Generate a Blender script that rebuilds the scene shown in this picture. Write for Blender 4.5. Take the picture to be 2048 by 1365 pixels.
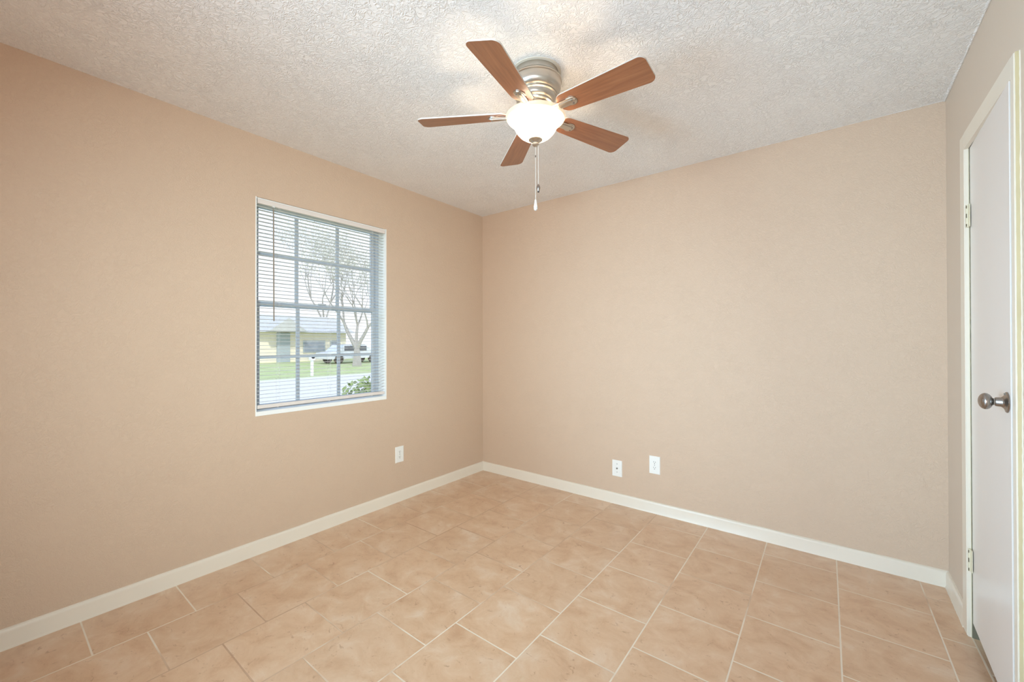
import bpy, bmesh, math, random
from mathutils import Vector, Matrix
for o in list(bpy.data.objects): bpy.data.objects.remove(o)
S = bpy.context.scene; COL = S.collection
R = math.radians; PI = math.pi
random.seed(7)

# ------------------------------------------------------------------ camera
H = 2.44
F_PX, CY0, YAW, ROLL, PITCH = 816.6, 679.9, .6553, -.0019, .0046
CAM = Vector((2.6248, -2.9512, 1.233))
def cam_axes():
    s, c = math.sin(YAW), math.cos(YAW)
    r = Vector((c, s, 0)); f = Vector((-s, c, 0)); u = Vector((0, 0, 1))
    sp, cp = math.sin(PITCH), math.cos(PITCH)
    f2 = f*cp + u*sp; u2 = u*cp - f*sp
    sr, cr = math.sin(ROLL), math.cos(ROLL)
    r3 = r*cr + u2*sr; u3 = u2*cr - r*sr
    return r3, u3, f2
cr_, cu_, cf_ = cam_axes()
cam = bpy.data.objects.new('camera', bpy.data.cameras.new('camera')); COL.objects.link(cam)
cam.matrix_world = Matrix(((cr_.x, cu_.x, -cf_.x, CAM.x), (cr_.y, cu_.y, -cf_.y, CAM.y), (cr_.z, cu_.z, -cf_.z, CAM.z), (0, 0, 0, 1)))
cam.data.sensor_width = 36; cam.data.lens = F_PX/2048*36
cam.data.shift_y = (CY0-682.5)/2048
cam.data.clip_start = .02; cam.data.clip_end = 500
S.camera = cam
S.view_settings.view_transform = 'Standard'; S.view_settings.look = 'None'
S.view_settings.gamma = 1; S.view_settings.use_curve_mapping = False
S.view_settings.exposure = 0.03

# ------------------------------------------------------------------ sky, sun and added fill lamps
wd = bpy.data.worlds.new('sky'); S.world = wd; wd.use_nodes = True
nt = wd.node_tree; nt.nodes.clear()
wo = nt.nodes.new('ShaderNodeOutputWorld'); bg = nt.nodes.new('ShaderNodeBackground')
tc = nt.nodes.new('ShaderNodeTexCoord'); sx = nt.nodes.new('ShaderNodeSeparateXYZ'); rp = nt.nodes.new('ShaderNodeValToRGB')
nt.links.new(tc.outputs['Generated'], sx.inputs[0]); nt.links.new(sx.outputs['Z'], rp.inputs[0])
rp.color_ramp.elements[0].position = 0.0; rp.color_ramp.elements[0].color = (.93, .95, 1, 1)
rp.color_ramp.elements[1].position = .6; rp.color_ramp.elements[1].color = (.50, .66, 1, 1)
nt.links.new(rp.outputs[0], bg.inputs[0]); nt.links.new(bg.outputs[0], wo.inputs[0])
bg.inputs[1].default_value = 1.6
def lamp(name, kind, loc, energy, color=(1, 1, 1), rot=None, **kw):
    d = bpy.data.lights.new(name, kind); d.energy = energy; d.color = color
    for k, v in kw.items(): setattr(d, k, v)
    o = bpy.data.objects.new(name, d); COL.objects.link(o); o.location = loc
    if rot: o.rotation_euler = rot
    return o
lamp('sun', 'SUN', (-5, 5, 9), 2.6, (1, .96, .88), (R(48), 0, R(62)), angle=R(1))
# added fill lamps, unseen behind the camera, brightening the walls and ceiling
lamp('warm_fill', 'AREA', (2.25, -4.05, 1.08), 16.5, (1, .76, .68), (R(101), 0, R(22)), shape='RECTANGLE', size=1.3, size_y=1.95, spread=R(112))
lamp('cool_fill', 'AREA', (.85, -4.05, 1.15), 38, (.49, .78, 1), (R(90), 0, R(-33)), shape='RECTANGLE', size=1.1, size_y=1.5, spread=R(85))

# added fill lamp, unseen beside the camera, brightening the far left corner
lamp('corner_fill', 'AREA', (2.45, -3.3, 1.75), 18, (.62, .89, 1), (R(75), 0, R(45)), shape='RECTANGLE', size=.3, size_y=.3, spread=R(90))

# ------------------------------------------------------------------ material helpers
def srgb(r, g, b):
    f = lambda c: (c/255/12.92) if c/255 <= .04045 else ((c/255+.055)/1.055)**2.4
    return (f(r), f(g), f(b), 1)
class NT:
    def __init__(s, name):
        s.m = bpy.data.materials.new(name); s.m.use_nodes = True; s.t = s.m.node_tree
        s.b = s.t.nodes['Principled BSDF']; s.out = s.t.nodes['Material Output']
    def n(s, typ, ins=None, **props):
        nd = s.t.nodes.new('ShaderNode'+typ)
        for k, v in props.items(): setattr(nd, k, v)
        for k, v in (ins or {}).items(): s.set(nd.inputs[k], v)
        return nd
    def set(s, sock, v):
        if isinstance(v, bpy.types.NodeSocket): s.t.links.new(v, sock)
        elif isinstance(v, bpy.types.Node): s.t.links.new(v.outputs[0], sock)
        else: sock.default_value = v
    def math(s, op, a, b=0., c=0.):
        nd = s.n('Math', operation=op); s.set(nd.inputs[0], a); s.set(nd.inputs[1], b); s.set(nd.inputs[2], c); return nd.outputs[0]
    def ramp(s, fac, stops):
        nd = s.n('ValToRGB', {0: fac}); e = nd.color_ramp.elements
        while len(e) < len(stops): e.new(.5)
        for el, (p, c) in zip(e, stops): el.position = p; el.color = c if len(c) == 4 else (*c, 1)
        return nd.outputs[0]
    def mix(s, fac, a, b, blend='MIX'):
        nd = s.n('Mix', data_type='RGBA', blend_type=blend)
        s.set(nd.inputs[0], fac); s.set(nd.inputs[6], a); s.set(nd.inputs[7], b); return nd.outputs[2]
    def bsdf(s, **kw):
        for k, v in kw.items(): s.set(s.b.inputs[k.replace('_', ' ')], v)
        return s.m
def plain(name, col, rough=.5, metal=0., bump=0., bscale=60., var=.03, **kw):
    t = NT(name); tx = t.n('TexCoord').outputs['Object']
    nz = t.n('TexNoise', {'Vector': tx, 'Scale': bscale*.12, 'Detail': 4.})
    dark = tuple(c*(1-var) for c in col[:3])+(1,); lite = tuple(min(1, c*(1+var)) for c in col[:3])+(1,)
    t.bsdf(Base_Color=t.mix(nz.outputs[0], dark, lite), Roughness=rough, Metallic=metal, **kw)
    if bump:
        nb = t.n('TexNoise', {'Vector': tx, 'Scale': bscale, 'Detail': 3.})
        t.bsdf(Normal=t.n('Bump', {'Strength': bump, 'Distance': .002, 'Height': nb.outputs[0]}).outputs[0])
    return t.m
def textured_paint(name, col, scale, dist, strength, rough=.75, var=.02, aniso=1.):
    """trowelled knockdown texture under paint"""
    t = NT(name); tx = t.n('NewGeometry').outputs['Position']
    wob = t.n('TexNoise', {'Vector': tx, 'Scale': scale*.35, 'Detail': 2.})
    v = t.n('Mix', data_type='VECTOR'); t.set(v.inputs[0], .045); t.set(v.inputs[4], tx); t.set(v.inputs[5], wob.outputs['Color'])
    n1 = t.n('TexNoise', {'Vector': v.outputs[1], 'Scale': scale, 'Detail': 2.5, 'Roughness': .5, 'Distortion': 1.2*aniso})
    n2 = t.n('TexNoise', {'Vector': tx, 'Scale': scale*.13, 'Detail': 2.})
    ridge = t.math('ABSOLUTE', t.math('SUBTRACT', n1.outputs[0], .5))
    h = t.math('SUBTRACT', 1., t.math('MULTIPLY', t.math('MINIMUM', ridge, .10), 10.))
    h = t.math('MULTIPLY', h, t.math('ADD', t.math('MULTIPLY', n2.outputs[0], 1.2), .1))
    big = t.n('TexNoise', {'Vector': tx, 'Scale': 1.1, 'Detail': 3.})
    dark = tuple(c*(1-var) for c in col[:3])+(1,); lite = tuple(min(1, c*(1+var)) for c in col[:3])+(1,)
    t.bsdf(Base_Color=t.mix(big.outputs[0], dark, lite), Roughness=rough, Specular_IOR_Level=.35,
           Normal=t.n('Bump', {'Strength': strength, 'Distance': dist, 'Height': h}).outputs[0])
    return t.m

M = {}
M['wall'] = textured_paint('tan_wall_paint', srgb(211, 185, 161), 60, .0028, .40, .62)
M['wall_right'] = textured_paint('smooth_tan_paint_cool_light', srgb(214, 196, 178), 40, .0012, .12, .6)  # same tan paint, with cool window light put into the colour
M['ceiling'] = textured_paint('white_ceiling_texture', srgb(246, 245, 243), 48, .0055, .62, .8)
M['trim'] = plain('cream_trim_paint', srgb(232, 220, 203), .35, bump=.15, bscale=25, var=.02)
M['trim_edge'] = plain('bare_casing_edge', srgb(205, 188, 148), .6, bump=.4, bscale=90, var=.12)
M['door'] = plain('off_white_door_paint', srgb(230, 222, 216), .28, bump=.08, bscale=12, var=.015)
M['white'] = plain('white_window_paint', srgb(244, 244, 240), .4, var=.01)
t = NT('white_blind_vinyl'); t.bsdf(Base_Color=srgb(246, 246, 243), Roughness=.4)
tl = t.n('BsdfTranslucent', {'Color': (.9, .9, .88, 1)}); mx = t.n('MixShader', {0: .35}); t.set(mx.inputs[1], t.b.outputs[0]); t.set(mx.inputs[2], tl.outputs[0]); t.t.links.new(mx.outputs[0], t.out.inputs[0])
M['blind'] = t.m
M['rail'] = plain('pinkish_white_blind_rail', srgb(228, 218, 210), .4, var=.01)
M['wand'] = plain('backlit_clear_wand', srgb(150, 140, 128), .25, var=.05)  # clear plastic; its backlit brown-grey is put into the colour
M['cord'] = plain('blind_cord', srgb(225, 225, 225), .8, var=.02)
M['alu'] = plain('grey_window_metal', srgb(184, 190, 198), .5, .1, var=.06)
M['plastic'] = plain('white_plastic_plate', srgb(240, 238, 232), .3, var=.01)
M['slot'] = plain('dark_slot', srgb(60, 52, 46), .6, var=.1)
M['screw'] = plain('small_screw_metal', srgb(150, 145, 138), .35, .8, var=.05)
M['hinge'] = plain('cream_painted_hinge', srgb(224, 212, 184), .4, bump=.3, bscale=80, var=.05)
M['dark'] = plain('dark_gap', srgb(70, 60, 45), .8, var=.1)

def brushed(name, col, rough):
    t = NT(name); tx = t.n('TexCoord').outputs['Object']
    mp = t.n('Mapping', {'Vector': tx, 'Scale': (4, 4, 700)})
    nz = t.n('TexNoise', {'Vector': mp.outputs[0], 'Scale': 1., 'Detail': 2.})
    return t.bsdf(Base_Color=t.mix(nz.outputs[0], tuple(c*.9 for c in col[:3])+(1,), col), Metallic=1.,
                  Roughness=t.math('ADD', t.math('MULTIPLY', nz.outputs[0], .12), rough-.06), Anisotropic=.5)
M['nickel'] = brushed('brushed_nickel', srgb(205, 198, 188), .30)
M['knob'] = brushed('satin_nickel_knob', srgb(165, 160, 156), .26)

# wood for the fan blades: grain runs along local x
t = NT('cherry_wood_blade'); tx = t.n('TexCoord').outputs['Object']
mp = t.n('Mapping', {'Vector': tx, 'Scale': (2.2, 34, 8)})
n1 = t.n('TexNoise', {'Vector': mp.outputs[0], 'Scale': 1.6, 'Detail': 6., 'Roughness': .6, 'Distortion': .6})
mp2 = t.n('Mapping', {'Vector': tx, 'Scale': (1.2, 9, 2)})
n2 = t.n('TexNoise', {'Vector': mp2.outputs[0], 'Scale': 1.5, 'Detail': 3.})
grain = t.ramp(n1.outputs[0], [(.3, srgb(122, 76, 50)), (.5, srgb(146, 94, 63)), (.75, srgb(166, 112, 76))])
t.bsdf(Base_Color=t.mix(t.math('MULTIPLY', n2.outputs[0], .35), grain, srgb(140, 84, 50)), Roughness=.30, Coat_Weight=.6, Coat_Roughness=.16)
M['wood'] = t.m
M['blade_edge'] = plain('pale_blade_edge', srgb(206, 200, 192), .5, var=.03)

# frosted glass bowl: a lit lamp shade
def glow(name, col, strength, transp):
    t = NT(name); nodes = t.t.nodes; t.bsdf(Base_Color=(.93, .86, .74, 1) if 'rim' not in name else (.66, .56, .42, 1), Roughness=.35, Emission_Color=col, Emission_Strength=strength)
    tr = t.n('BsdfTransparent'); mx = t.n('MixShader', {0: transp}); t.set(mx.inputs[1], t.b.outputs[0]); t.set(mx.inputs[2], tr.outputs[0])
    t.t.links.new(mx.outputs[0], t.out.inputs[0]); return t.m
M['bowl'] = glow('frosted_glass_bowl_lit', (1, .93, .82, 1), 1.3, .62)
M['bowl_rim'] = glow('frosted_glass_rim_lit', (1, .84, .64, 1), .34, .45)
M['crystal'] = NT('clear_plastic_pull').bsdf(Base_Color=(.95, .95, .95, 1), Roughness=.1, Transmission_Weight=.5)
tg = NT('window_glass'); gl = tg.n('BsdfGlossy', {'Roughness': .02}); tt = tg.n('BsdfTransparent', {'Color': (.97, .98, .98, 1)})
mg = tg.n('MixShader', {0: .05}); tg.set(mg.inputs[1], tt.outputs[0]); tg.set(mg.inputs[2], gl.outputs[0]); tg.t.links.new(mg.outputs[0], tg.out.inputs[0])
M['glass'] = tg.m

# floor tile: square tiles in running bond, rows running front to back
def tile_floor(name, P=.3335, x0=-.001, y0=-.012, g=.0030, dark=1.):
    t = NT(name); pos = t.n('NewGeometry').outputs['Position']
    wob = t.n('TexNoise', {'Vector': pos, 'Scale': 9., 'Detail': 2.})
    sp = t.n('SeparateXYZ', {0: pos}).outputs
    u = t.math('DIVIDE', t.math('SUBTRACT', sp[0], x0), P)
    row = t.math('FLOOR', u)
    par = t.math('FLOORED_MODULO', row, 2.)
    v = t.math('ADD', t.math('DIVIDE', t.math('SUBTRACT', sp[1], y0), P), t.math('MULTIPLY', par, .508))
    def edge(q): return t.math('MULTIPLY', t.math('SUBTRACT', .5, t.math('ABSOLUTE', t.math('SUBTRACT', t.math('FRACT', q), .5))), P)
    eu, ev = edge(u), edge(v)
    d = t.math('MINIMUM', eu, ev)
    width = t.math('ADD', t.math('MULTIPLY', wob.outputs[0], .0018), g-.0011)
    sm = t.n('MapRange', {'Value': d, 'From Min': t.math('SUBTRACT', width, .0006), 'From Max': t.math('ADD', width, .0006), 'To Min': 1., 'To Max': 0.}, interpolation_type='SMOOTHSTEP').outputs[0]
    cid = t.n('CombineXYZ', {0: row, 1: t.math('FLOOR', v), 2: 0.}).outputs[0]
    wn = t.n('TexWhiteNoise', {'Vector': cid}, noise_dimensions='3D')
    off = t.n('VectorMath', {0: pos, 1: t.n('VectorMath', {0: wn.outputs['Color'], 1: (7., 7., 7.)}, operation='MULTIPLY').outputs[0]}, operation='ADD').outputs[0]
    st = t.n('Mapping', {'Vector': off, 'Scale': (1, 1.2, 1)}).outputs[0]
    m1 = t.n('TexNoise', {'Vector': st, 'Scale': 7.5, 'Detail': 9., 'Roughness': .66, 'Distortion': .5})
    m2 = t.n('TexNoise', {'Vector': st, 'Scale': 24., 'Detail': 7., 'Roughness': .7, 'Distortion': 1.2})
    base = t.ramp(m1.outputs[0], [(.30, srgb(208, 163, 128)), (.45, srgb(222, 182, 147)), (.56, srgb(228, 191, 158)), (.72, srgb(236, 208, 182))])
    vein = t.ramp(m2.outputs[0], [(.32, (1, 1, 1)), (.40, (0, 0, 0)), (.66, (0, 0, 0)), (.74, (.0, .0, .0))])
    base = t.mix(t.math('MULTIPLY', vein, .6), base, srgb(168, 116, 82))
    lt = t.ramp(m2.outputs[0], [(.58, (0, 0, 0)), (.72, (1, 1, 1))])
    base = t.mix(t.math('MULTIPLY', lt, .45), base, srgb(232, 208, 178))
    tint = t.math('ADD', t.math('MULTIPLY', wn.outputs['Value'], .04), .90*dark)
    base = t.mix(1., base, t.n('CombineColor', {0: tint, 1: tint, 2: tint}).outputs[0], 'MULTIPLY')
    # worn grout: pale in places, dirty or the colour of the tile in others
    gn = t.n('TexNoise', {'Vector': pos, 'Scale': 1.5, 'Detail': 4., 'Roughness': .6})
    gx = t.n('MapRange', {'Value': sp[0], 'From Min': .7, 'From Max': 2.3, 'To Min': -.10, 'To Max': .12})
    gxl = t.n('MapRange', {'Value': sp[0], 'From Min': .2, 'From Max': .8, 'To Min': .12, 'To Max': 0.})
    gy = t.n('MapRange', {'Value': sp[1], 'From Min': -2.6, 'From Max': -.3, 'To Min': .03, 'To Max': -.02})
    gsel = t.math('ADD', t.math('ADD', t.math('ADD', gn.outputs[0], gx.outputs[0]), gxl.outputs[0]), gy.outputs[0])
    grout = t.ramp(gsel, [(.36, srgb(188, 148, 118)), (.47, srgb(208, 176, 148)), (.56, srgb(234, 218, 198))])
    t.bsdf(Base_Color=t.mix(sm, base, grout), Roughness=t.math('ADD', t.math('MULTIPLY', sm, .35), t.math('ADD', .30, t.math('MULTIPLY', m1.outputs[0], .12))),
           Specular_IOR_Level=.9, Coat_Weight=.35, Coat_Roughness=.30, Coat_IOR=1.6)
    h = t.math('SUBTRACT', t.math('MULTIPLY', m1.outputs[0], .25), sm)
    t.bsdf(Normal=t.n('Bump', {'Strength': .35, 'Distance': .0015, 'Height': h}).outputs[0])
    return t.m
M['floor'] = tile_floor('beige_floor_tile')
M['floor2'] = tile_floor('beige_closet_tile_shaded', x0=3.102-.3335*9, y0=-.1755, dark=.9)  # same beige tile, its colour darkened for the closet's shade

# ------------------------------------------------------------------ geometry helpers
def box(bm, x0, x1, y0, y1, z0, z1, bev=0.):
    m = Matrix.Translation(((x0+x1)/2, (y0+y1)/2, (z0+z1)/2)) @ Matrix.Diagonal((abs(x1-x0), abs(y1-y0), abs(z1-z0), 1))
    r = bmesh.ops.create_cube(bm, size=1, matrix=m)
    if bev:
        es = list({e for v in r['verts'] for e in v.link_edges})
        bmesh.ops.bevel(bm, geom=es, offset=bev, segments=2, affect='EDGES', profile=.7)
def lathe(bm, prof, seg=64, cap=True, axis=None):
    """prof: list of (r, z); revolved about z (or transformed by axis matrix)"""
    rings = []
    for r, z in prof:
        ring = [bm.verts.new((r*math.cos(2*PI*i/seg), r*math.sin(2*PI*i/seg), z)) for i in range(seg)] if r > 1e-6 else [bm.verts.new((0, 0, z))]
        rings.append(ring)
    for a, b in zip(rings, rings[1:]):
        for i in range(seg):
            j = (i+1) % seg
            if len(a) == 1 and len(b) == 1: continue
            if len(a) == 1: bm.faces.new((a[0], b[j], b[i]))
            elif len(b) == 1: bm.faces.new((a[i], a[j], b[0]))
            else: bm.faces.new((a[i], a[j], b[j], b[i]))
    if axis is not None: bmesh.ops.transform(bm, matrix=axis, verts=[v for r in rings for v in r])
def tube(bm, pts, rad, seg=8):
    pts = [Vector(p) for p in pts]; prev = None
    rads = rad if isinstance(rad, (list, tuple)) else [rad]*len(pts)
    for i, p in enumerate(pts):
        d = (pts[min(i+1, len(pts)-1)]-pts[max(i-1, 0)]).normalized()
        a = d.cross(Vector((0, 0, 1)) if abs(d.z) < .95 else Vector((1, 0, 0))).normalized(); b = d.cross(a)
        ring = [bm.verts.new(p+(a*math.cos(2*PI*k/seg)+b*math.sin(2*PI*k/seg))*rads[i]) for k in range(seg)]
        if prev: 
            for k in range(seg): bm.faces.new((prev[k], prev[(k+1) % seg], ring[(k+1) % seg], ring[k]))
        else: bm.faces.new(ring)
        prev = ring
    bm.faces.new(prev[::-1])
def prism(bm, poly, z0, z1):
    a = [bm.verts.new((x, y, z0)) for x, y in poly]; b = [bm.verts.new((x, y, z1)) for x, y in poly]
    bm.faces.new(a[::-1]); bm.faces.new(b); n = len(poly)
    for i in range(n): bm.faces.new((a[i], a[(i+1) % n], b[(i+1) % n], b[i]))
def make(name, bm, mat, parent=None, smooth=False, mat2=None):
    bmesh.ops.recalc_face_normals(bm, faces=bm.faces)
    me = bpy.data.meshes.new(name); bm.to_mesh(me); bm.free()
    me.materials.append(mat)
    if mat2: me.materials.append(mat2)
    if smooth:
        for p in me.polygons: p.use_smooth = True
        if hasattr(me, 'set_sharp_from_angle'): me.set_sharp_from_angle(angle=R(38))
    o = bpy.data.objects.new(name, me); COL.objects.link(o)
    if parent: o.parent = parent
    return o
def B(): return bmesh.new()
def bx(name, dims, mat, parent=None, bev=0.):
    bm = B()
    for d in (dims if isinstance(dims[0], (list, tuple)) else [dims]): box(bm, *d, bev=bev)
    return make(name, bm, mat, parent)
def tag(o, label=None, cat=None, group=None, kind=None):
    if label: o['label'] = label
    if cat: o['category'] = cat
    if group: o['group'] = group
    if kind: o['kind'] = kind
    return o
def struct(o, label, cat): return tag(o, label, cat, kind='structure')
def empty(name, loc=(0, 0, 0), rot=(0, 0, 0)):
    o = bpy.data.objects.new(name, None); COL.objects.link(o); o.location = loc; o.rotation_euler = rot
    o.empty_display_size = .05; return o

# ------------------------------------------------------------------ room shell
W, ANG = 3.1075, .0162          # right wall passes (W,0), turned by ANG
YN = -3.85                       # near wall, behind the camera
WT = .14
wy0, wy1, wz0, wz1 = -1.974, -1.0945, .807, 2.076     # clear window opening
L = .006
o = bx('wall_left', [(-WT, 0, YN-.14, wy0-L, 0, H+.1), (-WT, 0, wy1+L, WT, 0, H+.1), (-WT, 0, wy0-L, wy1+L, 0, wz0-L), (-WT, 0, wy0-L, wy1+L, wz1+L, H+.1)], M['wall'])
struct(o, 'tan textured wall on the left, with the window in it', 'wall')
o = bx('wall_back', (0, W, 0, WT, 0, H+.1), M['wall']); struct(o, 'tan textured wall opposite the camera, with two cover plates', 'wall')
# right wall in its own frame: local x = -s (s runs from the back corner towards the camera), local y into the room
RW = empty('right_frame'); RM = Matrix.Translation((W, 0, 0)) @ Matrix.Rotation(PI/2-ANG, 4, 'Z')
bpy.data.objects.remove(RW)
def place_r(o): o.matrix_world = RM; return o
ds0, ds1, dz1 = .445, 1.022, 2.040      # door opening in s and its height
bm = B()
box(bm, -ds0+.0, .18, -WT, 0, 0, H+.1); box(bm, -4.0, -ds1, -WT, 0, 0, H+.1); box(bm, -ds1, -ds0, -WT, 0, dz1, H+.1)
o = place_r(make('wall_right', bm, M['wall_right'])); struct(o, 'smooth tan wall on the right, around the door', 'wall')
# near wall behind the camera, its opening put in to admit the fill light
o = bx('wall_near', [(-.0, .25, YN-.12, YN, 0, H+.1), (2.9, 3.3, YN-.12, YN, 0, H+.1), (.25, 2.9, YN-.12, YN, 2.1, H+.1)], M['wall'])
struct(o, 'tan wall behind the camera, with an added opening for the fill lamps', 'wall')
o = bx('ceiling', (-WT, W+.3, YN-.12, WT, H, H+.1), M['ceiling']); struct(o, 'white ceiling with heavy swirled texture', 'ceiling')
o = bx('floor', (-WT, 3.101, YN-2.2, WT, -.06, 0), M['floor']); struct(o, 'beige square tile floor in running bond', 'floor')
bm = B(); prism(bm, [(3.101, .1), (3.101, -3.6), (3.95, -3.6), (3.95, .1)], -.06, 0)
o = make('floor', bm, M['floor2']); struct(o, 'beige tile running into the closet under the door', 'floor')
bx_g = bx('trim_5', (3.0985, 3.1035, -1.03, -.40, -.002, .0008), plain('threshold_grout', srgb(226, 212, 192), .8, var=.05)); struct(bx_g, 'pale grout line at the closet threshold', 'trim')
# closet behind the door
bm = B(); box(bm, -1.5, .1, -.82, -.78, 0, H); box(bm, .06, .1, -.78, -WT, 0, H); box(bm, -1.5, -1.46, -.78, -WT, 0, H); box(bm, -1.5, .1, -.82, -WT, H, H+.04)
o = place_r(make('wall_closet', bm, M['wall_right'])); struct(o, 'dark closet walls behind the door', 'wall')
# hall beyond the opening
o = bx('wall_hall', [(-.1, -.02, YN-2.2, YN-.12, 0, H), (3.3, 3.38, YN-2.2, YN-.12, 0, H), (-.1, 3.38, YN-2.28, YN-2.2, 0, H), (-.1, 3.38, YN-2.2, YN-.12, H, H+.08)], M['wall_right'])
struct(o, 'pale walls of the hall behind the camera', 'wall')

# rough bead where the ceiling texture meets the walls
def bead(name, p0, p1, rad, seed, nrm, n=150):
    rng = random.Random(seed); bm = B(); p0, p1, nrm = Vector(p0), Vector(p1), Vector(nrm); pts = []; rr = []
    w = 0
    for i in range(n+1):
        w = w*.75+rng.uniform(-1, 1)*.5
        pts.append(p0.lerp(p1, i/n)+nrm*(w*.0012)+Vector((0, 0, .0025+w*.0012))); rr.append(max(.001, rad*(1+.5*w)))
    tube(bm, pts, rr, 8); o = make(name, bm, M['ceiling'], smooth=True); return o
un = Vector((-math.sin(ANG), -math.cos(ANG), 0))
o = bead('trim_1', (.004, -.0, H), (.004, YN, H), .0028, 3, (1, 0, 0)); struct(o, 'rough ceiling edge along the left wall', 'trim')
o = bead('trim_2', (0, -.004, H), (W, -.004, H), .0036, 4, (0, -1, 0)); struct(o, 'rough ceiling edge along the back wall', 'trim')
o = bead('trim_3', (W-.004, 0, H), Vector((W-.004, 0, H))+un*3.7, .0060, 5, (-1, 0, 0)); struct(o, 'lumpy ceiling edge along the right wall', 'trim')

# baseboards: profile with rounded top, swept along the wall
def baseboard(name, p0, p1, inward, label):
    p0, p1, n = Vector(p0), Vector(p1), Vector(inward)
    hgt, th = .0815, .0125
    prof = [(0, 0), (th+.003, 0), (th+.002, .006), (th, .010), (th, hgt-.016), (th-.002, hgt-.008), (th-.006, hgt-.002), (0, hgt)]
    bm = B(); ra = [bm.verts.new(p0+n*a+Vector((0, 0, z))) for a, z in prof]; k = 40; rows = [ra]
    for i in range(1, k+1): rows.append([bm.verts.new(p0.lerp(p1, i/k)+n*(a+(random.uniform(-.0006, .0006) if 0 < i < k and a else 0))+Vector((0, 0, z+(random.uniform(-.0007, .0007) if 0 < i < k and z > .03 else 0)))) for a, z in prof])
    for r0, r1 in zip(rows, rows[1:]):
        for j in range(len(prof)-1): bm.faces.new((r0[j], r0[j+1], r1[j+1], r1[j]))
    bm.faces.new(rows[0]); bm.faces.new(rows[-1][::-1])
    o = make(name, bm, M['trim'], smooth=True); struct(o, label, 'baseboard'); return o
baseboard('baseboard_left', (0, 0, 0), (0, YN, 0), (1, 0, 0), 'cream baseboard along the left wall under the window')
baseboard('baseboard_back', (0, 0, 0), (W, 0, 0), (0, -1, 0), 'cream baseboard along the back wall')
nin = Vector((-math.cos(ANG), math.sin(ANG), 0)); p = Vector((W, 0, 0))
baseboard('baseboard_right', p, p+un*.375, nin, 'short cream baseboard between the back corner and the door casing')
baseboard('baseboard_right', p+un*1.062, p+un*3.7, nin, 'cream baseboard beyond the near side of the door')

# ------------------------------------------------------------------ door
CT = .0135
dr = empty('door_1'); dr.matrix_world = RM; struct(dr, 'off-white flat closet door, slightly ajar, with round nickel knob', 'door')
def rbox(name, boxes, mat, parent=dr, bev=0.): return bx(name, boxes, mat, parent, bev)
# casing, side against the camera left in bare yellowed paint
casing = struct(place_r(empty('trim_4')), 'cream casing around the closet door, its near edge yellowed', 'trim')
co0, co1, ci0, ci1, ctop = .368, 1.0565, ds0-.006, ds1+.002, 2.1035
def casing_leg(s0, s1, z1, name='casing_side'):
    bm = B(); box(bm, -s1, -s0, 0, CT, 0, z1)
    es = [e for e in bm.edges if all(abs(v.co.y-CT) < 1e-6 for v in e.verts)]
    bmesh.ops.bevel(bm, geom=es, offset=.0025, segments=2, affect='EDGES'); return make(name, bm, M['trim'], casing, True)
casing_leg(co0, ci0, ctop); casing_leg(ci1, co1, ctop)
bm = B(); box(bm, -ci1, -ci0, 0, CT-.0003, dz1-.004, ctop); make('casing_head', bm, M['trim'], casing)
# yellow-brown unpainted face on the near edge, with paint drips at its two borders
bm = B(); n = 120; rng = random.Random(9)
rows = []
for i in range(n+1):
    z = .0+ctop*i/n; a = .0016+rng.uniform(0, .0012); b = CT-.0028-rng.uniform(0, .0006)
    rows.append((bm.verts.new((-co1-.0006, a, z)), bm.verts.new((-co1-.0006, b, z)), bm.verts.new((-co1+.0004, a, z)), bm.verts.new((-co1+.0004, b, z))))
for r0, r1 in zip(rows, rows[1:]):
    bm.faces.new((r0[0], r0[1], r1[1], r1[0])); bm.faces.new((r0[2], r1[2], r1[3], r0[3])); bm.faces.new((r0[0], r1[0], r1[2], r0[2])); bm.faces.new((r0[1], r0[3], r1[3], r1[1]))
bm.faces.new((rows[0][0], rows[0][2], rows[0][3], rows[0][1])); bm.faces.new((rows[-1][0], rows[-1][1], rows[-1][3], rows[-1][2]))
o = make('casing_edge', bm, M['trim_edge'], casing); o['label'] = 'yellowed bare outer edge'
# thin paint bead where casing meets wall
bm = B(); pts = []; rr = []
for i in range(150): pts.append((-co1-.001, .0006+rng.uniform(0, .0007), ctop*i/149)); rr.append(.0014+rng.uniform(0, .0009))
tube(bm, pts, rr, 6); make('caulk_bead', bm, M['trim'], casing, True)
# jamb lining
bm = B(); box(bm, -ds0-.0, -ds0+.012, -.125, .0005, 0, dz1); box(bm, -ds1-.012, -ds1, -.125, .0005, 0, dz1); box(bm, -ds1, -ds0, -.125, .0005, dz1-.0, dz1+.012)
make('jamb', bm, plain('jamb_paint', srgb(222, 212, 182), .4, var=.03), casing)
bm = B(); box(bm, -ds0-.010, -ds0, -.06, -.045, 0, dz1); box(bm, -ds1, -ds1+.010, -.06, -.045, 0, dz1); box(bm, -ds1, -ds0, -.06, -.045, dz1-.010, dz1)
make('door_stop', bm, M['trim'], casing)
# the leaf, hung at s = ds0 and turned AJ into the room
AJ = .030
leaf = empty('leaf_pivot'); bpy.data.objects.remove(leaf)
LM = Matrix.Translation((-ds0-.0012, -.0025, 0)) @ Matrix.Rotation(-AJ, 4, 'Z')
bm = B(); box(bm, -.570, 0, -.035, 0, .062, dz1-.003)
bmesh.ops.bevel(bm, geom=[e for e in bm.edges], offset=.0015, segments=1, affect='EDGES')
leaf = make('door_leaf', bm, M['door'], dr); leaf.matrix_local = LM
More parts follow.
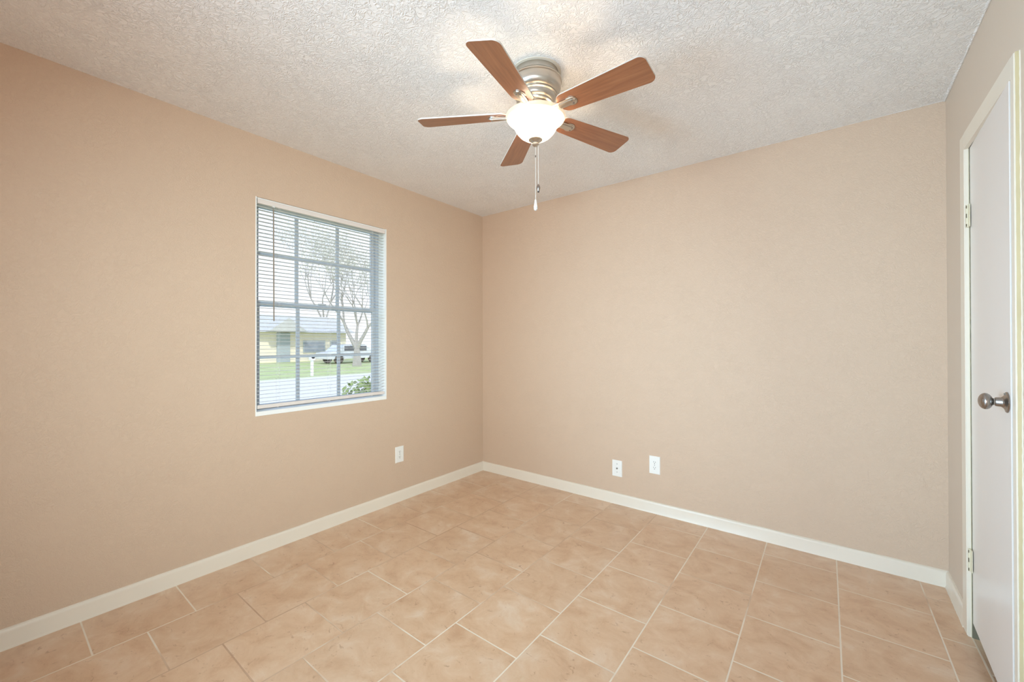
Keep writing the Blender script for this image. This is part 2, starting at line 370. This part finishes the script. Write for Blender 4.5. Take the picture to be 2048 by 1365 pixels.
# hinges
def hinge(z0, z1):
    bm = B(); hz = (z1-z0)
    tube(bm, [(0, .0035, z0), (0, .0035, z1)], .0052, 12)
    box(bm, -.020, -.0035, -.0012, .0016, z0+.001, z1-.001)
    hg = make('hinge', bm, M['hinge'], dr, True)
    hg.matrix_local = Matrix.Translation((-ds0-.0015, .0018, 0))
    bm = B()
    for a, b in ((.03, .15), (.42, .60), (.84, .96)): box(bm, -.0066, -.0026, .0070, .0082, z0+hz*a, z0+hz*b)
    make('hinge_slot', bm, M['dark'], hg)
    bm = B(); box(bm, .0035, .012, -.001, .0015, z0, z1); make('hinge_leaf', bm, M['hinge'], hg)
hinge(1.705, 1.800); hinge(.276, .368)
# knob
bm = B()
lathe(bm, [(0, 0), (.0325, 0), (.0330, .0015), (.0315, .0035), (.0270, .0050), (.0205, .0075), (.0165, .0112), (.0148, .0140), (.0140, .0245), (.0132, .0258), (.0, .0258)], 48)
rose = make('doorknob_rose', bm, M['knob'], leaf, True)
bm = B()
sph = [(0, .0245), (.0105, .0245), (.0108, .0300)]
for k in range(1, 22):
    a = .46+(PI-.46)*k/21.
    sph.append((.0262*math.sin(a), .0462-.0165*math.cos(a)))
lathe(bm, sph, 48); knob = make('doorknob', bm, M['knob'], leaf, True)
km = Matrix.Translation((-.533, 0, 1.038)) @ Matrix.Rotation(-PI/2, 4, 'X')
rose.matrix_local = km; knob.matrix_local = km
knob['label'] = 'round satin nickel knob'
bm = B(); lathe(bm, [(0, .0045), (.003, .0045), (.003, .0075), (0, .008)], 16); sc = make('screw', bm, M['screw'], rose, True); sc.location = (0.0, -.0265, 0)

# ------------------------------------------------------------------ window
win = empty('window_1', (0, 0, 0)); struct(win, 'white-lined window with grey divided sashes in the left wall', 'window')
d_in = -.092
bx('window_jamb', [(-WT, .0006, wy0-L, wy0, wz0-L, wz1+L), (-WT, .0006, wy1, wy1+L, wz0-L, wz1+L), (-WT, -.010, wy0, wy1, wz1, wz1+L)], M['white'], win)
bx('window_sill', (-WT, .0025, wy0-.0, wy1+.0, wz0-L, wz0+.019), M['white'], win, .0008)
fr = .026; xo, xi = -.135, -.092
bx('window_frame', [(xo, xi, wy0, wy0+fr, wz0, wz1), (xo, xi, wy1-fr, wy1, wz0, wz1), (xo, xi, wy0+fr, wy1-fr, wz0, wz0+.030), (xo, xi, wy0+fr, wy1-fr, wz1-.010, wz1)], M['alu'], win, .001)
def sash(z0, z1, x0, x1, mz, name):
    s_ = bx(name, [(x0, x1, wy0+fr, wy0+fr+.026, z0, z1), (x0, x1, wy1-fr-.026, wy1-fr, z0, z1), (x0, x1, wy0+fr+.026, wy1-fr-.026, z0, z0+.026), (x0, x1, wy0+fr+.026, wy1-fr-.026, z1-.018, z1)], M['alu'], win, .0008)
    xm = (x0+x1)/2
    for ym in (-1.693, -1.412): bx('muntin', (xm-.006, xm+.006, ym-.0105, ym+.0105, z0+.026, z1-.026), M['alu'], s_, .0008)
    bx('muntin', (xm-.0065, xm+.0065, wy0+fr+.026, wy1-fr-.026, mz-.0095, mz+.0095), M['alu'], s_, .0008)
    bx('pane', (xm-.0015, xm+.0015, wy0+fr+.02, wy1-fr-.02, z0+.02, z1-.02), M['glass'], s_)
sash(1.452, wz1-.004, -.130, -.112, 1.775, 'upper_sash')
sash(wz0+.022, 1.482, -.112, -.094, 1.1405, 'lower_sash')
bx('sash_lock', (-.104, -.086, -1.56, -1.51, 1.482, 1.492), M['alu'], win, .002)

# ------------------------------------------------------------------ mini blind
bl = empty('window_blind', (-.0155, (wy0+wy1)/2, wz1)); tag(bl, 'white mini blind hanging open inside the window, with a clear tilt wand coloured as if backlit', 'blind')
ym = (wy0+wy1)/2; BX = Vector((-.0155, ym, wz1))
def lb(name, dims, mat, parent=bl, bev=0.):
    ds = dims if isinstance(dims[0], (list, tuple)) else [dims]
    return bx(name, [(a-BX.x, b-BX.x, c-BX.y, d-BX.y, e-BX.z, f-BX.z) for a, b, c, d, e, f in ds], mat, parent, bev)
lb('headrail', (-.030, -.002, wy0+.006, wy1-.004, 2.047, 2.0735), M['rail'], bev=.0012)
yy0, yy1 = wy0+.006, wy1-.010
def slat_mesh():
    bm = B(); n = 8; w = .0125; th = .00035; top = []; bot = []
    for i in range(n+1):
        a = -1+2*i/n; x = a*w; z = .0019*(1-a*a)
        top.append((x, z+th)); bot.append((x, z-th))
    poly = top+bot[::-1]
    va = [bm.verts.new((x, yy0-ym, z)) for x, z in poly]; vb = [bm.verts.new((x, yy1-ym, z)) for x, z in poly]
    m = len(poly)
    for i in range(m): bm.faces.new((va[i], va[(i+1) % m], vb[(i+1) % m], vb[i]))
    for i in range(n):
        for vs in (va, vb): bm.faces.new((vs[i], vs[i+1], vs[m-2-i], vs[m-1-i]))
    return bm
NS = 53; zt, zb = 2.0335, .8790
sl0 = make('slat', slat_mesh(), M['blind'], bl, True)
for i in range(NS):
    s_ = sl0 if i == 0 else sl0.copy()
    if i: COL.objects.link(s_); s_.parent = bl
    s_.location = (0, 0, zt-(zt-zb)*i/(NS-1)-BX.z); s_.rotation_euler = (random.uniform(-.0006, .0006), R(-3)+random.uniform(-.02, .02), 0)
lb('bottom_rail', (-.0275, -.0035, wy0+.006, wy1-.010, .8420, .8620), M['rail'], bev=.002)
bm = B()
for yc in (-1.854, -1.53, -1.208):
    for dx in (-.0128, .0128):
        tube(bm, [(dx, yc-ym, 2.047-BX.z), (dx, yc-ym, .862-BX.z)], .0005, 5)
    tube(bm, [(0.004, yc+.012-ym, 2.047-BX.z), (0.004, yc+.012-ym, .862-BX.z)], .0006, 5)
make('ladder_cord', bm, M['cord'], bl)
for yc in (-1.854, -1.53, -1.208):
    bm = B(); lathe(bm, [(0, 0), (.0045, 0), (.004, -.004), (0, -.005)], 14, axis=Matrix.Translation((0.008, yc-ym, .8425-BX.z)))
    make('cord_button', bm, M['blind'], bl, True)
bm = B(); tube(bm, [(.0165, -1.883-ym, 2.028-BX.z), (.0170, -1.880-ym, 1.358-BX.z)], .0042, 6); tube(bm, [(.0165, -1.883-ym, 2.044-BX.z), (.0165, -1.883-ym, 2.026-BX.z)], .0018, 6)
w_ = make('tilt_wand', bm, M['wand'], bl); w_['label'] = 'clear plastic tilt wand, backlit tone in its colour'
bm = B(); box(bm, .010, .020, -1.890-ym, -1.876-ym, 2.040-BX.z, 2.050-BX.z, .001); make('wand_hook', bm, M['blind'], bl)

# ------------------------------------------------------------------ cover plates
def frame_matrix(loc, normal):
    n = Vector(normal); z = Vector((0, 0, 1)); x = z.cross(n)   # local x to the right seen from the room (local y = up, z = out)
    return Matrix(((x.x, z.x, n.x, loc[0]), (x.y, z.y, n.y, loc[1]), (x.z, z.z, n.z, loc[2]), (0, 0, 0, 1)))
def plate_body(root, w, h):
    bm = B(); box(bm, -w/2, w/2, -h/2, h/2, 0, .0055)
    es = [e for e in bm.edges if all(v.co.z > .005 for v in e.verts)]
    bmesh.ops.bevel(bm, geom=es, offset=.0028, segments=3, affect='EDGES'); return make('cover_plate', bm, M['plastic'], root, True)
def outlet(loc, normal, label, w=.076, h=.122):
    e = empty('wall_outlet'); e.matrix_world = frame_matrix(loc, normal); tag(e, label, 'outlet')
    plate_body(e, w, h)
    for sy in (.0195, -.0195):
        bm = B(); poly = []
        for k in range(40):
            a = 2*PI*k/40; x = .0172*math.cos(a); y = .0172*math.sin(a); poly.append((max(-.0168, min(.0168, x)), sy+max(-.0135, min(.0135, y))))
        prism(bm, poly, .003, .0066); f = make('receptacle', bm, M['plastic'], e)
        bm = B(); box(bm, -.0075, -.0050, sy-.0005, sy+.0075, .0060, .0069); box(bm, .0050, .0073, sy, sy+.0068, .0060, .0069)
        pl = [(.0028*math.cos(2*PI*k/16), sy-.0075+.0028*math.sin(2*PI*k/16)) for k in range(16)]; prism(bm, pl, .0060, .0069)
        make('slot', bm, M['slot'], f)
    bm = B(); lathe(bm, [(0, .0068), (.0026, .0064), (.003, .005)], 16); make('screw', bm, M['screw'], e, True)
    return e
outlet((0, -.972, .3605), (1, 0, 0), 'white duplex outlet on the left wall, below and right of the window')
outlet((1.6475, 0, .3445), (0, -1, 0), 'white duplex outlet on the back wall, right of the coax plate', .077, .126)
e = empty('cable_wall_plate'); e.matrix_world = frame_matrix((1.364, 0, .2685), (0, -1, 0)); tag(e, 'white cable plate with one coax jack on the back wall, left of the outlet', 'wall plate')
plate_body(e, .078, .122)
bm = B(); lathe(bm, [(0, .0145), (.0022, .0145), (.0022, .0138), (.0045, .0138), (.0045, .0080), (.0062, .0080), (.0062, .0050)], 12); make('coax_jack', bm, M['screw'], e)
for sy in (.033, -.028):
    bm = B(); lathe(bm, [(0, .0064), (.0026, .0062), (.003, .005)], 16); s_ = make('screw', bm, M['slot'] if sy > 0 else M['screw'], e, True); s_.location = (0, sy, 0)

# ------------------------------------------------------------------ ceiling fan
FC = Vector((1.5915, -1.4285, 2.243)); TX, TY = .018, -.0135
nf = Vector((TX, TY, 1)).normalized(); e1 = Vector((1, 0, -TX)).normalized(); e2 = nf.cross(e1)
top = FC+nf*((H-FC.z)/nf.z)
fan = empty('ceiling_fan'); FM = Matrix(((e1.x, e2.x, nf.x, top.x), (e1.y, e2.y, nf.y, top.y), (e1.z, e2.z, nf.z, top.z), (0, 0, 0, 1))); fan.matrix_world = FM
tag(fan, 'five-blade nickel and cherry wood ceiling fan with lit frosted bowl', 'ceiling fan')
ZB = -(top-FC).length          # blade plane, local
# ceiling canopy
bm = B(); lathe(bm, [(0, .003), (.098, .003), (.100, -.004), (.098, -.012), (.101, -.030), (.104, -.032)], 72); make('canopy', bm, M['nickel'], fan, True)
bm = B(); lathe(bm, [(0, .002), (.112, .002), (.112, -.0015), (.10, -.002)], 72); o = make('ceiling_ring', bm, plain('paint_ring', srgb(222, 212, 196), .8, var=.02), fan, True)
bm = B(); lathe(bm, [(.10, -.030), (.1125, -.033), (.1165, -.038), (.1165, -.043), (.1125, -.046), (.113, -.052), (.1125, -.070), (.108, -.084), (.098, -.094), (.0925, -.097),
                     (.0945, -.100), (.0945, -.105), (.089, -.108), (.088, -.122), (.083, -.130), (.0770, -.134), (.0785, -.138), (.0765, -.143), (.070, -.145), (.066, -.146), (0, -.146)], 84)
make('motor_housing', bm, M['nickel'], fan, True)
bm = B()
for k in range(24):
    a = 2*PI*k/24; m = Matrix.Rotation(a, 4, 'Z') @ Matrix.Translation((.0885, 0, -.115)) @ Matrix.Diagonal((.002, .0016, .012, 1)); bmesh.ops.create_cube(bm, size=1, matrix=m)
bm.free()
bm = B(); lathe(bm, [(0, -.145), (.060, -.145), (.062, -.150), (.062, -.176), (.058, -.182), (.045, -.184), (0, -.184)], 60); make('flywheel', bm, M['knob'], fan, True)
bm = B(); lathe(bm, [(0, -.180), (.034, -.180), (.034, -.206), (.040, -.210), (.052, -.212), (.060, -.214), (.060, -.218), (0, -.218)], 60); make('light_fitter', bm, M['nickel'], fan, True)
# blades
def blade_outline():
    r0, r1, w0, w1 = .128, .533, .051, .0665
    pts = []
    def arc(cx, cy, rx, ry, a0, a1, n=9):
        for i in range(n+1):
            a = R(a0+(a1-a0)*i/n); pts.append((cx+rx*math.cos(a), cy+ry*math.sin(a)))
    arc(r1-.028, w1-.028, .028, .028, 90, 6)
    arc(r1-.028, -w1+.028, .028, .028, -6, -90)
    arc(r0+.040, -w0+.040, .040, .040, -90, -180); arc(r0+.040, w0-.040, .040, .040, 180, 90)
    return pts
def blade_mesh():
    bm = B(); prism(bm, blade_outline(), -.0028, .0028)
    for f in bm.faces: f.material_index = 1
    bm.faces.ensure_lookup_table()
    for f in bm.faces:
        if len(f.verts) > 6 and f.calc_center_median().z < 0: f.material_index = 0
    return bm
PITCH_B = R(-12.5)
b0 = make('blade', blade_mesh(), M['wood'], None, mat2=M['blade_edge'])
# blade iron: arm from the hub, then a ridged plate under the blade root
bm = B()
secs = [(.050, .016, .010, .006), (.085, .015, -.004, .007), (.120, .017, -.006, .008), (.150, .019, -.0045, .008), (.190, .019, -.0045, .007), (.205, .016, -.0045, .006), (.212, .009, -.0040, .003)]
prev = None
for x, w, z, t_ in secs:
    ring = [bm.verts.new((x, yy, z+zz)) for yy, zz in ((-w, 0), (-w, -t_*.35), (-w*.62, -t_*.55), (-w*.58, -t_*.95), (-w*.15, -t_*1.15), (w*.15, -t_*1.15), (w*.58, -t_*.95), (w*.62, -t_*.55), (w, -t_*.35), (w, 0))]
    if prev:
        for k in range(10): bm.faces.new((prev[k], prev[(k+1) % 10], ring[(k+1) % 10], ring[k]))
    else: bm.faces.new(ring)
    prev = ring
bm.faces.new(prev[::-1])
pl = [(.19+.027*math.cos(2*PI*k/28), .027*math.sin(2*PI*k/28)*.95) for k in range(28)]; prism(bm, pl, -.0055, -.0022)
i0 = make('blade_iron', bm, M['nickel'], None, True)
bm = B()
for yy in (-.0085, .0085): lathe(bm, [(0, -.0005), (.0038, 0), (.0038, .002), (0, .002)], 12, axis=Matrix.Translation((.199, yy, -.0140)))
k0 = make('screw', bm, M['screw'], None, True)
PH = R(-75.97)
for k in range(5):
    b_, i_, s_ = (b0, i0, k0) if k == 0 else (b0.copy(), i0.copy(), k0.copy())
    if k:
        for q in (b_, i_, s_): COL.objects.link(q)
    m = Matrix.Translation((0, 0, ZB)) @ Matrix.Rotation(PH+2*PI*k/5, 4, 'Z') @ Matrix.Translation((.533, 0, 0)) @ Matrix.Rotation(R(1.6), 4, 'Y') @ Matrix.Translation((-.533, 0, 0)) @ Matrix.Rotation(PITCH_B, 4, 'X')
    b_.parent = fan; b_.matrix_local = m
    i_.parent = fan; i_.matrix_local = m
    s_.parent = i_
# bowl, local z of the rim about -.205
ZR = ZB+.002
prof = [(.1340, .003), (.1352, 0), (.1345, -.004), (.1290, -.012), (.1180, -.022), (.1080, -.030), (.1015, -.037), (.0975, -.044), (.0925, -.055), (.0840, -.068), (.0710, -.082), (.0560, -.092), (.0400, -.099), (.0200, -.1035), (.006, -.1045)]
th = .004
def bowl_part(name, pr, mat):
    inner = [(max(.003, r-th*.9), z+th*.45) for r, z in pr][::-1]
    bm = B(); lathe(bm, [(r, z+ZR) for r, z in pr+inner], 84); return make(name, bm, mat, fan, True)
bowl = bowl_part('glass_bowl', prof[3:], M['bowl'])
rim = bowl_part('bowl_rim', prof[:4], M['bowl_rim']); rim['label'] = 'cream frosted glass rim'
zf = ZR-.1005
bm = B(); lathe(bm, [(0, zf+.004), (.0310, zf+.002), (.0315, zf-.002), (.026, zf-.006), (.0165, zf-.011), (.0135, zf-.016), (.0150, zf-.0195), (.0140, zf-.025), (.008, zf-.0300), (0, zf-.0315)], 44)
make('finial', bm, M['nickel'], fan, True)
# pull chains hang plumb
zw = (FM @ Vector((0, 0, zf-.03)))
IM = FM.inverted()
def chain(name, dx, dy, z1, seed):
    p = zw+Vector((dx, dy, 0)); bm = B()
    tube(bm, [IM @ (p+Vector((0, 0, .010))), IM @ Vector((p.x, p.y, z1))], .0009, 6)
    n = int((p.z-z1)/.006)
    for i in range(n):
        c = IM @ Vector((p.x, p.y, p.z-.006*i)); bmesh.ops.create_icosphere(bm, subdivisions=1, radius=.0016, matrix=Matrix.Translation(c))
    return make(name, bm, plain('chain_'+name+str(seed), srgb(225, 220, 212), .4, .3, var=.02), fan, True), p
c1, p1 = chain('pull_chain', 0, 0, 1.872, 1)
bm = B(); lathe(bm, [(0, 1.874), (.0035, 1.873), (.0042, 1.866), (.0070, 1.850), (.0086, 1.842), (.0086, 1.840)], 24, axis=IM @ Matrix.Translation((p1.x, p1.y, 0))); make('pull_cap', bm, M['plastic'], c1, True)
bm = B(); lathe(bm, [(.0086, 1.8395), (.0088, 1.836), (.0075, 1.829), (.004, 1.825), (0, 1.824)], 24, axis=IM @ Matrix.Translation((p1.x, p1.y, 0))); make('pull_knob', bm, M['crystal'], c1, True)
bm = B(); lathe(bm, [(0, 2.075), (.0022, 2.074), (.0024, 2.066), (0, 2.065)], 12, axis=IM @ Matrix.Translation((p1.x, p1.y, 0))); make('chain_connector', bm, M['knob'], c1, True)
c2, p2 = chain('pull_chain', .793*.0125, .609*.0125, 1.942, 2)
bm = B(); lathe(bm, [(0, 1.944), (.003, 1.943), (.0078, 1.932), (.0082, 1.925), (.0048, 1.914), (.0045, 1.912)], 16, axis=IM @ Matrix.Translation((p2.x, p2.y, 0))); make('pull_knob', bm, M['knob'], c2, True)
bm = B(); lathe(bm, [(0, 1.9125), (.0045, 1.9118), (.0042, 1.907), (0, 1.906)], 16, axis=IM @ Matrix.Translation((p2.x, p2.y, 0))); make('pull_tip', bm, M['slot'], c2, True)
# the bulbs inside the bowl
for k, a in enumerate((35, 215)):
    c = FM @ Vector((.012*math.cos(R(a)), .012*math.sin(R(a)), ZR-.074))
    lamp('fan_bulb', 'POINT', c, 2.5, (1, .82, .62), shadow_soft_size=.013)

# ------------------------------------------------------------------ outside
def ray(px, py):
    return (cr_*((px-1024)/F_PX)+cu_*((CY0-py)/F_PX)+cf_)
def at_x(px, py, x): d = ray(px, py); k = (x-CAM.x)/d.x; return CAM+d*k
GZ = -.35
gt = NT('lawn_grass'); pos = gt.n('NewGeometry').outputs['Position']
g1 = gt.n('TexNoise', {'Vector': pos, 'Scale': 1.2, 'Detail': 6.}); g2 = gt.n('TexNoise', {'Vector': pos, 'Scale': 25., 'Detail': 3.})
gt.bsdf(Base_Color=gt.mix(gt.math('MULTIPLY', g2.outputs[0], .5), gt.ramp(g1.outputs[0], [(.3, srgb(170, 184, 116)), (.6, srgb(196, 202, 150)), (.8, srgb(212, 206, 172))]), srgb(150, 168, 104)), Roughness=.9)
conc = plain('pale_concrete', srgb(214, 212, 212), .85, bump=.2, bscale=30, var=.06)
o = bx('ground_lawn', (-60, -WT-.02, -25, 60, GZ-.2, GZ), gt.m); struct(o, 'green lawn outside the window', 'ground')
o = bx('ground_street', (-15.6, -8.0, -24, 59, GZ, GZ+.012), plain('pale_asphalt', srgb(216, 213, 207), .85, bump=.2, bscale=30, var=.06)); struct(o, 'pale street running past the window', 'ground')
# house across the street
roofm = plain('grey_shingle_roof', srgb(196, 196, 192), .9, bump=.3, bscale=14, var=.10)
brick = plain('cream_house_wall', srgb(238, 228, 208), .8, var=.05)
garm = plain('grey_blue_door_paint', srgb(170, 180, 186), .7, var=.05)
hx = -31.
ya = at_x(470, 680, hx).y; yb = at_x(692, 680, hx).y
hs = empty('house', (hx, (ya+yb)/2, GZ)); tag(hs, 'cream single-storey house with grey roof seen through the blind', 'house')
def hb(name, dims, mat, parent=hs):
    c = hs.location; return bx(name, [(a-c.x, b-c.x, c_-c.y, d-c.y, e-c.z, f-c.z) for a, b, c_, d, e, f in (dims if isinstance(dims[0], (list, tuple)) else [dims])], mat, parent)
hb('wall', (hx-6, hx, ya, yb, GZ, 2.0), brick)
def gable(name, x0, x1, y0, y1, z0, z1, along, mat):
    c = hs.location; bm = B()
    if along == 'y': P = [(x0, y0, z0), (x1, y0, z0), (x1, y1, z0), (x0, y1, z0), ((x0+x1)/2, y0, z1), ((x0+x1)/2, y1, z1)]; Fs = [(0, 1, 4), (3, 5, 2), (0, 4, 5, 3), (1, 2, 5, 4), (0, 3, 2, 1)]
    else: P = [(x0, y0, z0), (x1, y0, z0), (x1, y1, z0), (x0, y1, z0), (x0, (y0+y1)/2, z1), (x1, (y0+y1)/2, z1)]; Fs = [(1, 2, 5), (0, 4, 3), (0, 1, 5, 4), (3, 4, 5, 2), (0, 3, 2, 1)]
    vs = [bm.verts.new(Vector(p)-c) for p in P]
    for f in Fs: bm.faces.new([vs[i] for i in f])
    return make(name, bm, mat, hs)
gable('roof', hx-6.5, hx+.7, ya-.5, yb+.5, 2.0, 3.5, 'y', roofm)
py0, py1 = at_x(538, 680, hx).y, at_x(592, 680, hx).y
gable('porch_roof', hx-3, hx+1.2, py0-.5, py1+.4, 2.02, 3.1, 'x', roofm)
g0, g1_ = at_x(553, 680, hx).y, at_x(579, 680, hx).y
hb('entry_door', (hx-.05, hx+.12, g0, g1_, GZ, 1.95), garm)
for a, b in ((606, 650), (660, 680)):
    w0, w1 = at_x(a, 680, hx).y, at_x(b, 680, hx).y
    f_ = hb('window', (hx-.02, hx+.06, w0, w1, .35, 1.35), garm)
    bx('pane', (.02, .05, .1, w1-w0-.1, .1, .9), plain('house_glass', srgb(150, 158, 170), .2, var=.05), f_).location = (hx+.03-hs.location.x, w0-hs.location.y, .35-GZ)
# trees
bark = plain('pale_bark', srgb(168, 164, 158), .9, bump=.4, bscale=18, var=.15)
hazem = plain('pale_branch_haze', srgb(218, 216, 208), .8, var=.08)  # pale flecks that paint haze over bare branches
def tree(name, base, h, seed, label, spread=.55, flecks=0, depth=5, r0=.16, group=None, boost=1.):
    rng = random.Random(seed); e = empty(name, base); tag(e, label, 'tree', group); bm = B(); lm = B()
    def grow(p, d, ln, r, k):
        pts = [p]; rr = [r]; q = p
        for i in range(3):
            d = (d+Vector((rng.uniform(-.12, .12), rng.uniform(-.12, .12), rng.uniform(-.04, .10)))).normalized(); q = q+d*ln/3; pts.append(q); rr.append(r*(1-.14*(i+1)))
        tube(bm, pts, rr, 6)
        if k == 0 or k == 1:
            for j in range(flecks):
                c = q+Vector([rng.uniform(-.45, .45) for _ in range(3)]); a = Vector([rng.uniform(-1, 1) for _ in range(3)]).normalized()*.07; b = a.cross(Vector([rng.uniform(-1, 1) for _ in range(3)])).normalized()*.045
                lm.faces.new([lm.verts.new(c+v) for v in (a, b, -a, -b)])
        if k == 0: return
        for j in range(rng.choice((2, 3, 4) if k < depth else (3, 4))):
            a = rng.uniform(0, 2*PI); s = spread*rng.uniform(.6, 1.3)
            nd = (d+Vector((math.cos(a)*s, math.sin(a)*s, .12))).normalized()
            grow(q, nd, ln*rng.uniform(.68, .9)*(boost if k == depth else 1), rr[-1]*.77, k-1)
    grow(Vector((0, 0, 0)), Vector((0, 0, 1)), h, r0, depth)
    make('trunk_and_branches', bm, bark, e)
    if flecks: make('foliage_or_haze', lm, hazem, e)  # haze flecks among the bare branches
    else: lm.free()
    return e
b_ = at_x(714, 700, -22.); tree('tree', (b_.x, b_.y, GZ), 1.1, 11, 'pale many-branched tree standing right of the house beyond the street', .50, 4, 6, .34, boost=2.1)
b_ = at_x(640, 700, -38); tree('tree', (b_.x, b_.y, GZ), 3.4, 5, 'tall tree rising behind the roof of the far house', .5, 4, 6, .26)
b_ = at_x(775, 700, -30); tree('tree', (b_.x, b_.y, GZ), 2.6, 8, 'farthest tree, on the right behind the pale branches', .55, 4, 6, .20)
def bush(loc, r, seed, label, group=None):
    rng = random.Random(seed); e = empty('shrub', loc); tag(e, label, 'shrub', group); bm = B(); st = B()
    for i in range(2600):
        d = Vector([rng.gauss(0, 1) for _ in range(3)]).normalized()*r*rng.uniform(.5, 1); d.z = abs(d.z)*1.35
        a = Vector([rng.uniform(-1, 1) for _ in range(3)]).normalized()*.05; b = a.cross(Vector([rng.uniform(-1, 1) for _ in range(3)])).normalized()*.028
        bm.faces.new([bm.verts.new(d+v) for v in (a, b, -a, -b)])
    for i in range(9):
        a = rng.uniform(0, 6.28); tube(st, [(0, 0, 0), (r*.3*math.cos(a), r*.3*math.sin(a), r*.35), (r*.55*math.cos(a), r*.55*math.sin(a), r*.75)], [.015, .01, .005], 5)
    make('foliage_or_haze', bm, plain('shrub_leaves', srgb(140, 160, 104), .8, var=.2), e); make('stem', st, bark, e)
b_ = at_x(748, 775, -3.2); bush((b_.x, b_.y, GZ), .78, 4, 'low green shrub outside the lower right pane')
# white post with mailbox
b_ = at_x(624, 735, -16.2); e = empty('mailbox', (b_.x, b_.y, GZ)); tag(e, 'white mailbox on a post at the street edge', 'mailbox')
bx('post', (-.05, .05, -.05, .05, 0, .75), M['white'], e); bm = B(); box(bm, -.12, .12, -.09, .09, .75, .90, .01); tube(bm, [(-.12, 0, .90), (.12, 0, .90)], .09, 14); make('box', bm, M['white'], e)
# parked car
b_ = at_x(700, 700, -26.); cr = empty('car', (b_.x, b_.y, GZ), (0, 0, R(90))); tag(cr, 'light silver car parked beside the cream house', 'car')
cm = NT('silver_car_paint').bsdf(Base_Color=srgb(226, 230, 238), Roughness=.25, Metallic=.2)
bm = B(); sec = [(-2.2, .35), (-2.2, .78), (-1.5, .88), (-.9, 1.38), (.7, 1.42), (1.35, .92), (2.1, .80), (2.25, .38)]
va = [bm.verts.new((x, -.85, z)) for x, z in sec]; vb = [bm.verts.new((x, .85, z)) for x, z in sec]
for i in range(8): bm.faces.new((va[i], va[(i+1) % 8], vb[(i+1) % 8], vb[i]))
bm.faces.new(va[::-1]); bm.faces.new(vb); make('car_body', bm, cm, cr)
cgl = plain('car_glass', srgb(90, 96, 104), .1, var=.05)
for sy in (-.86, .86): bx('car_window', (-.95, .85, sy-.01, sy+.01, .93, 1.28), cgl, cr)
for wx in (-1.35, 1.4):
    for sy in (-.78, .78):
        bm = B(); lathe(bm, [(0, -.1), (.3, -.1), (.34, -.07), (.34, .07), (.3, .1), (0, .1)], 24, axis=Matrix.Translation((wx, sy, .34)) @ Matrix.Rotation(PI/2, 4, 'X')); make('wheel', bm, M['slot'], cr)
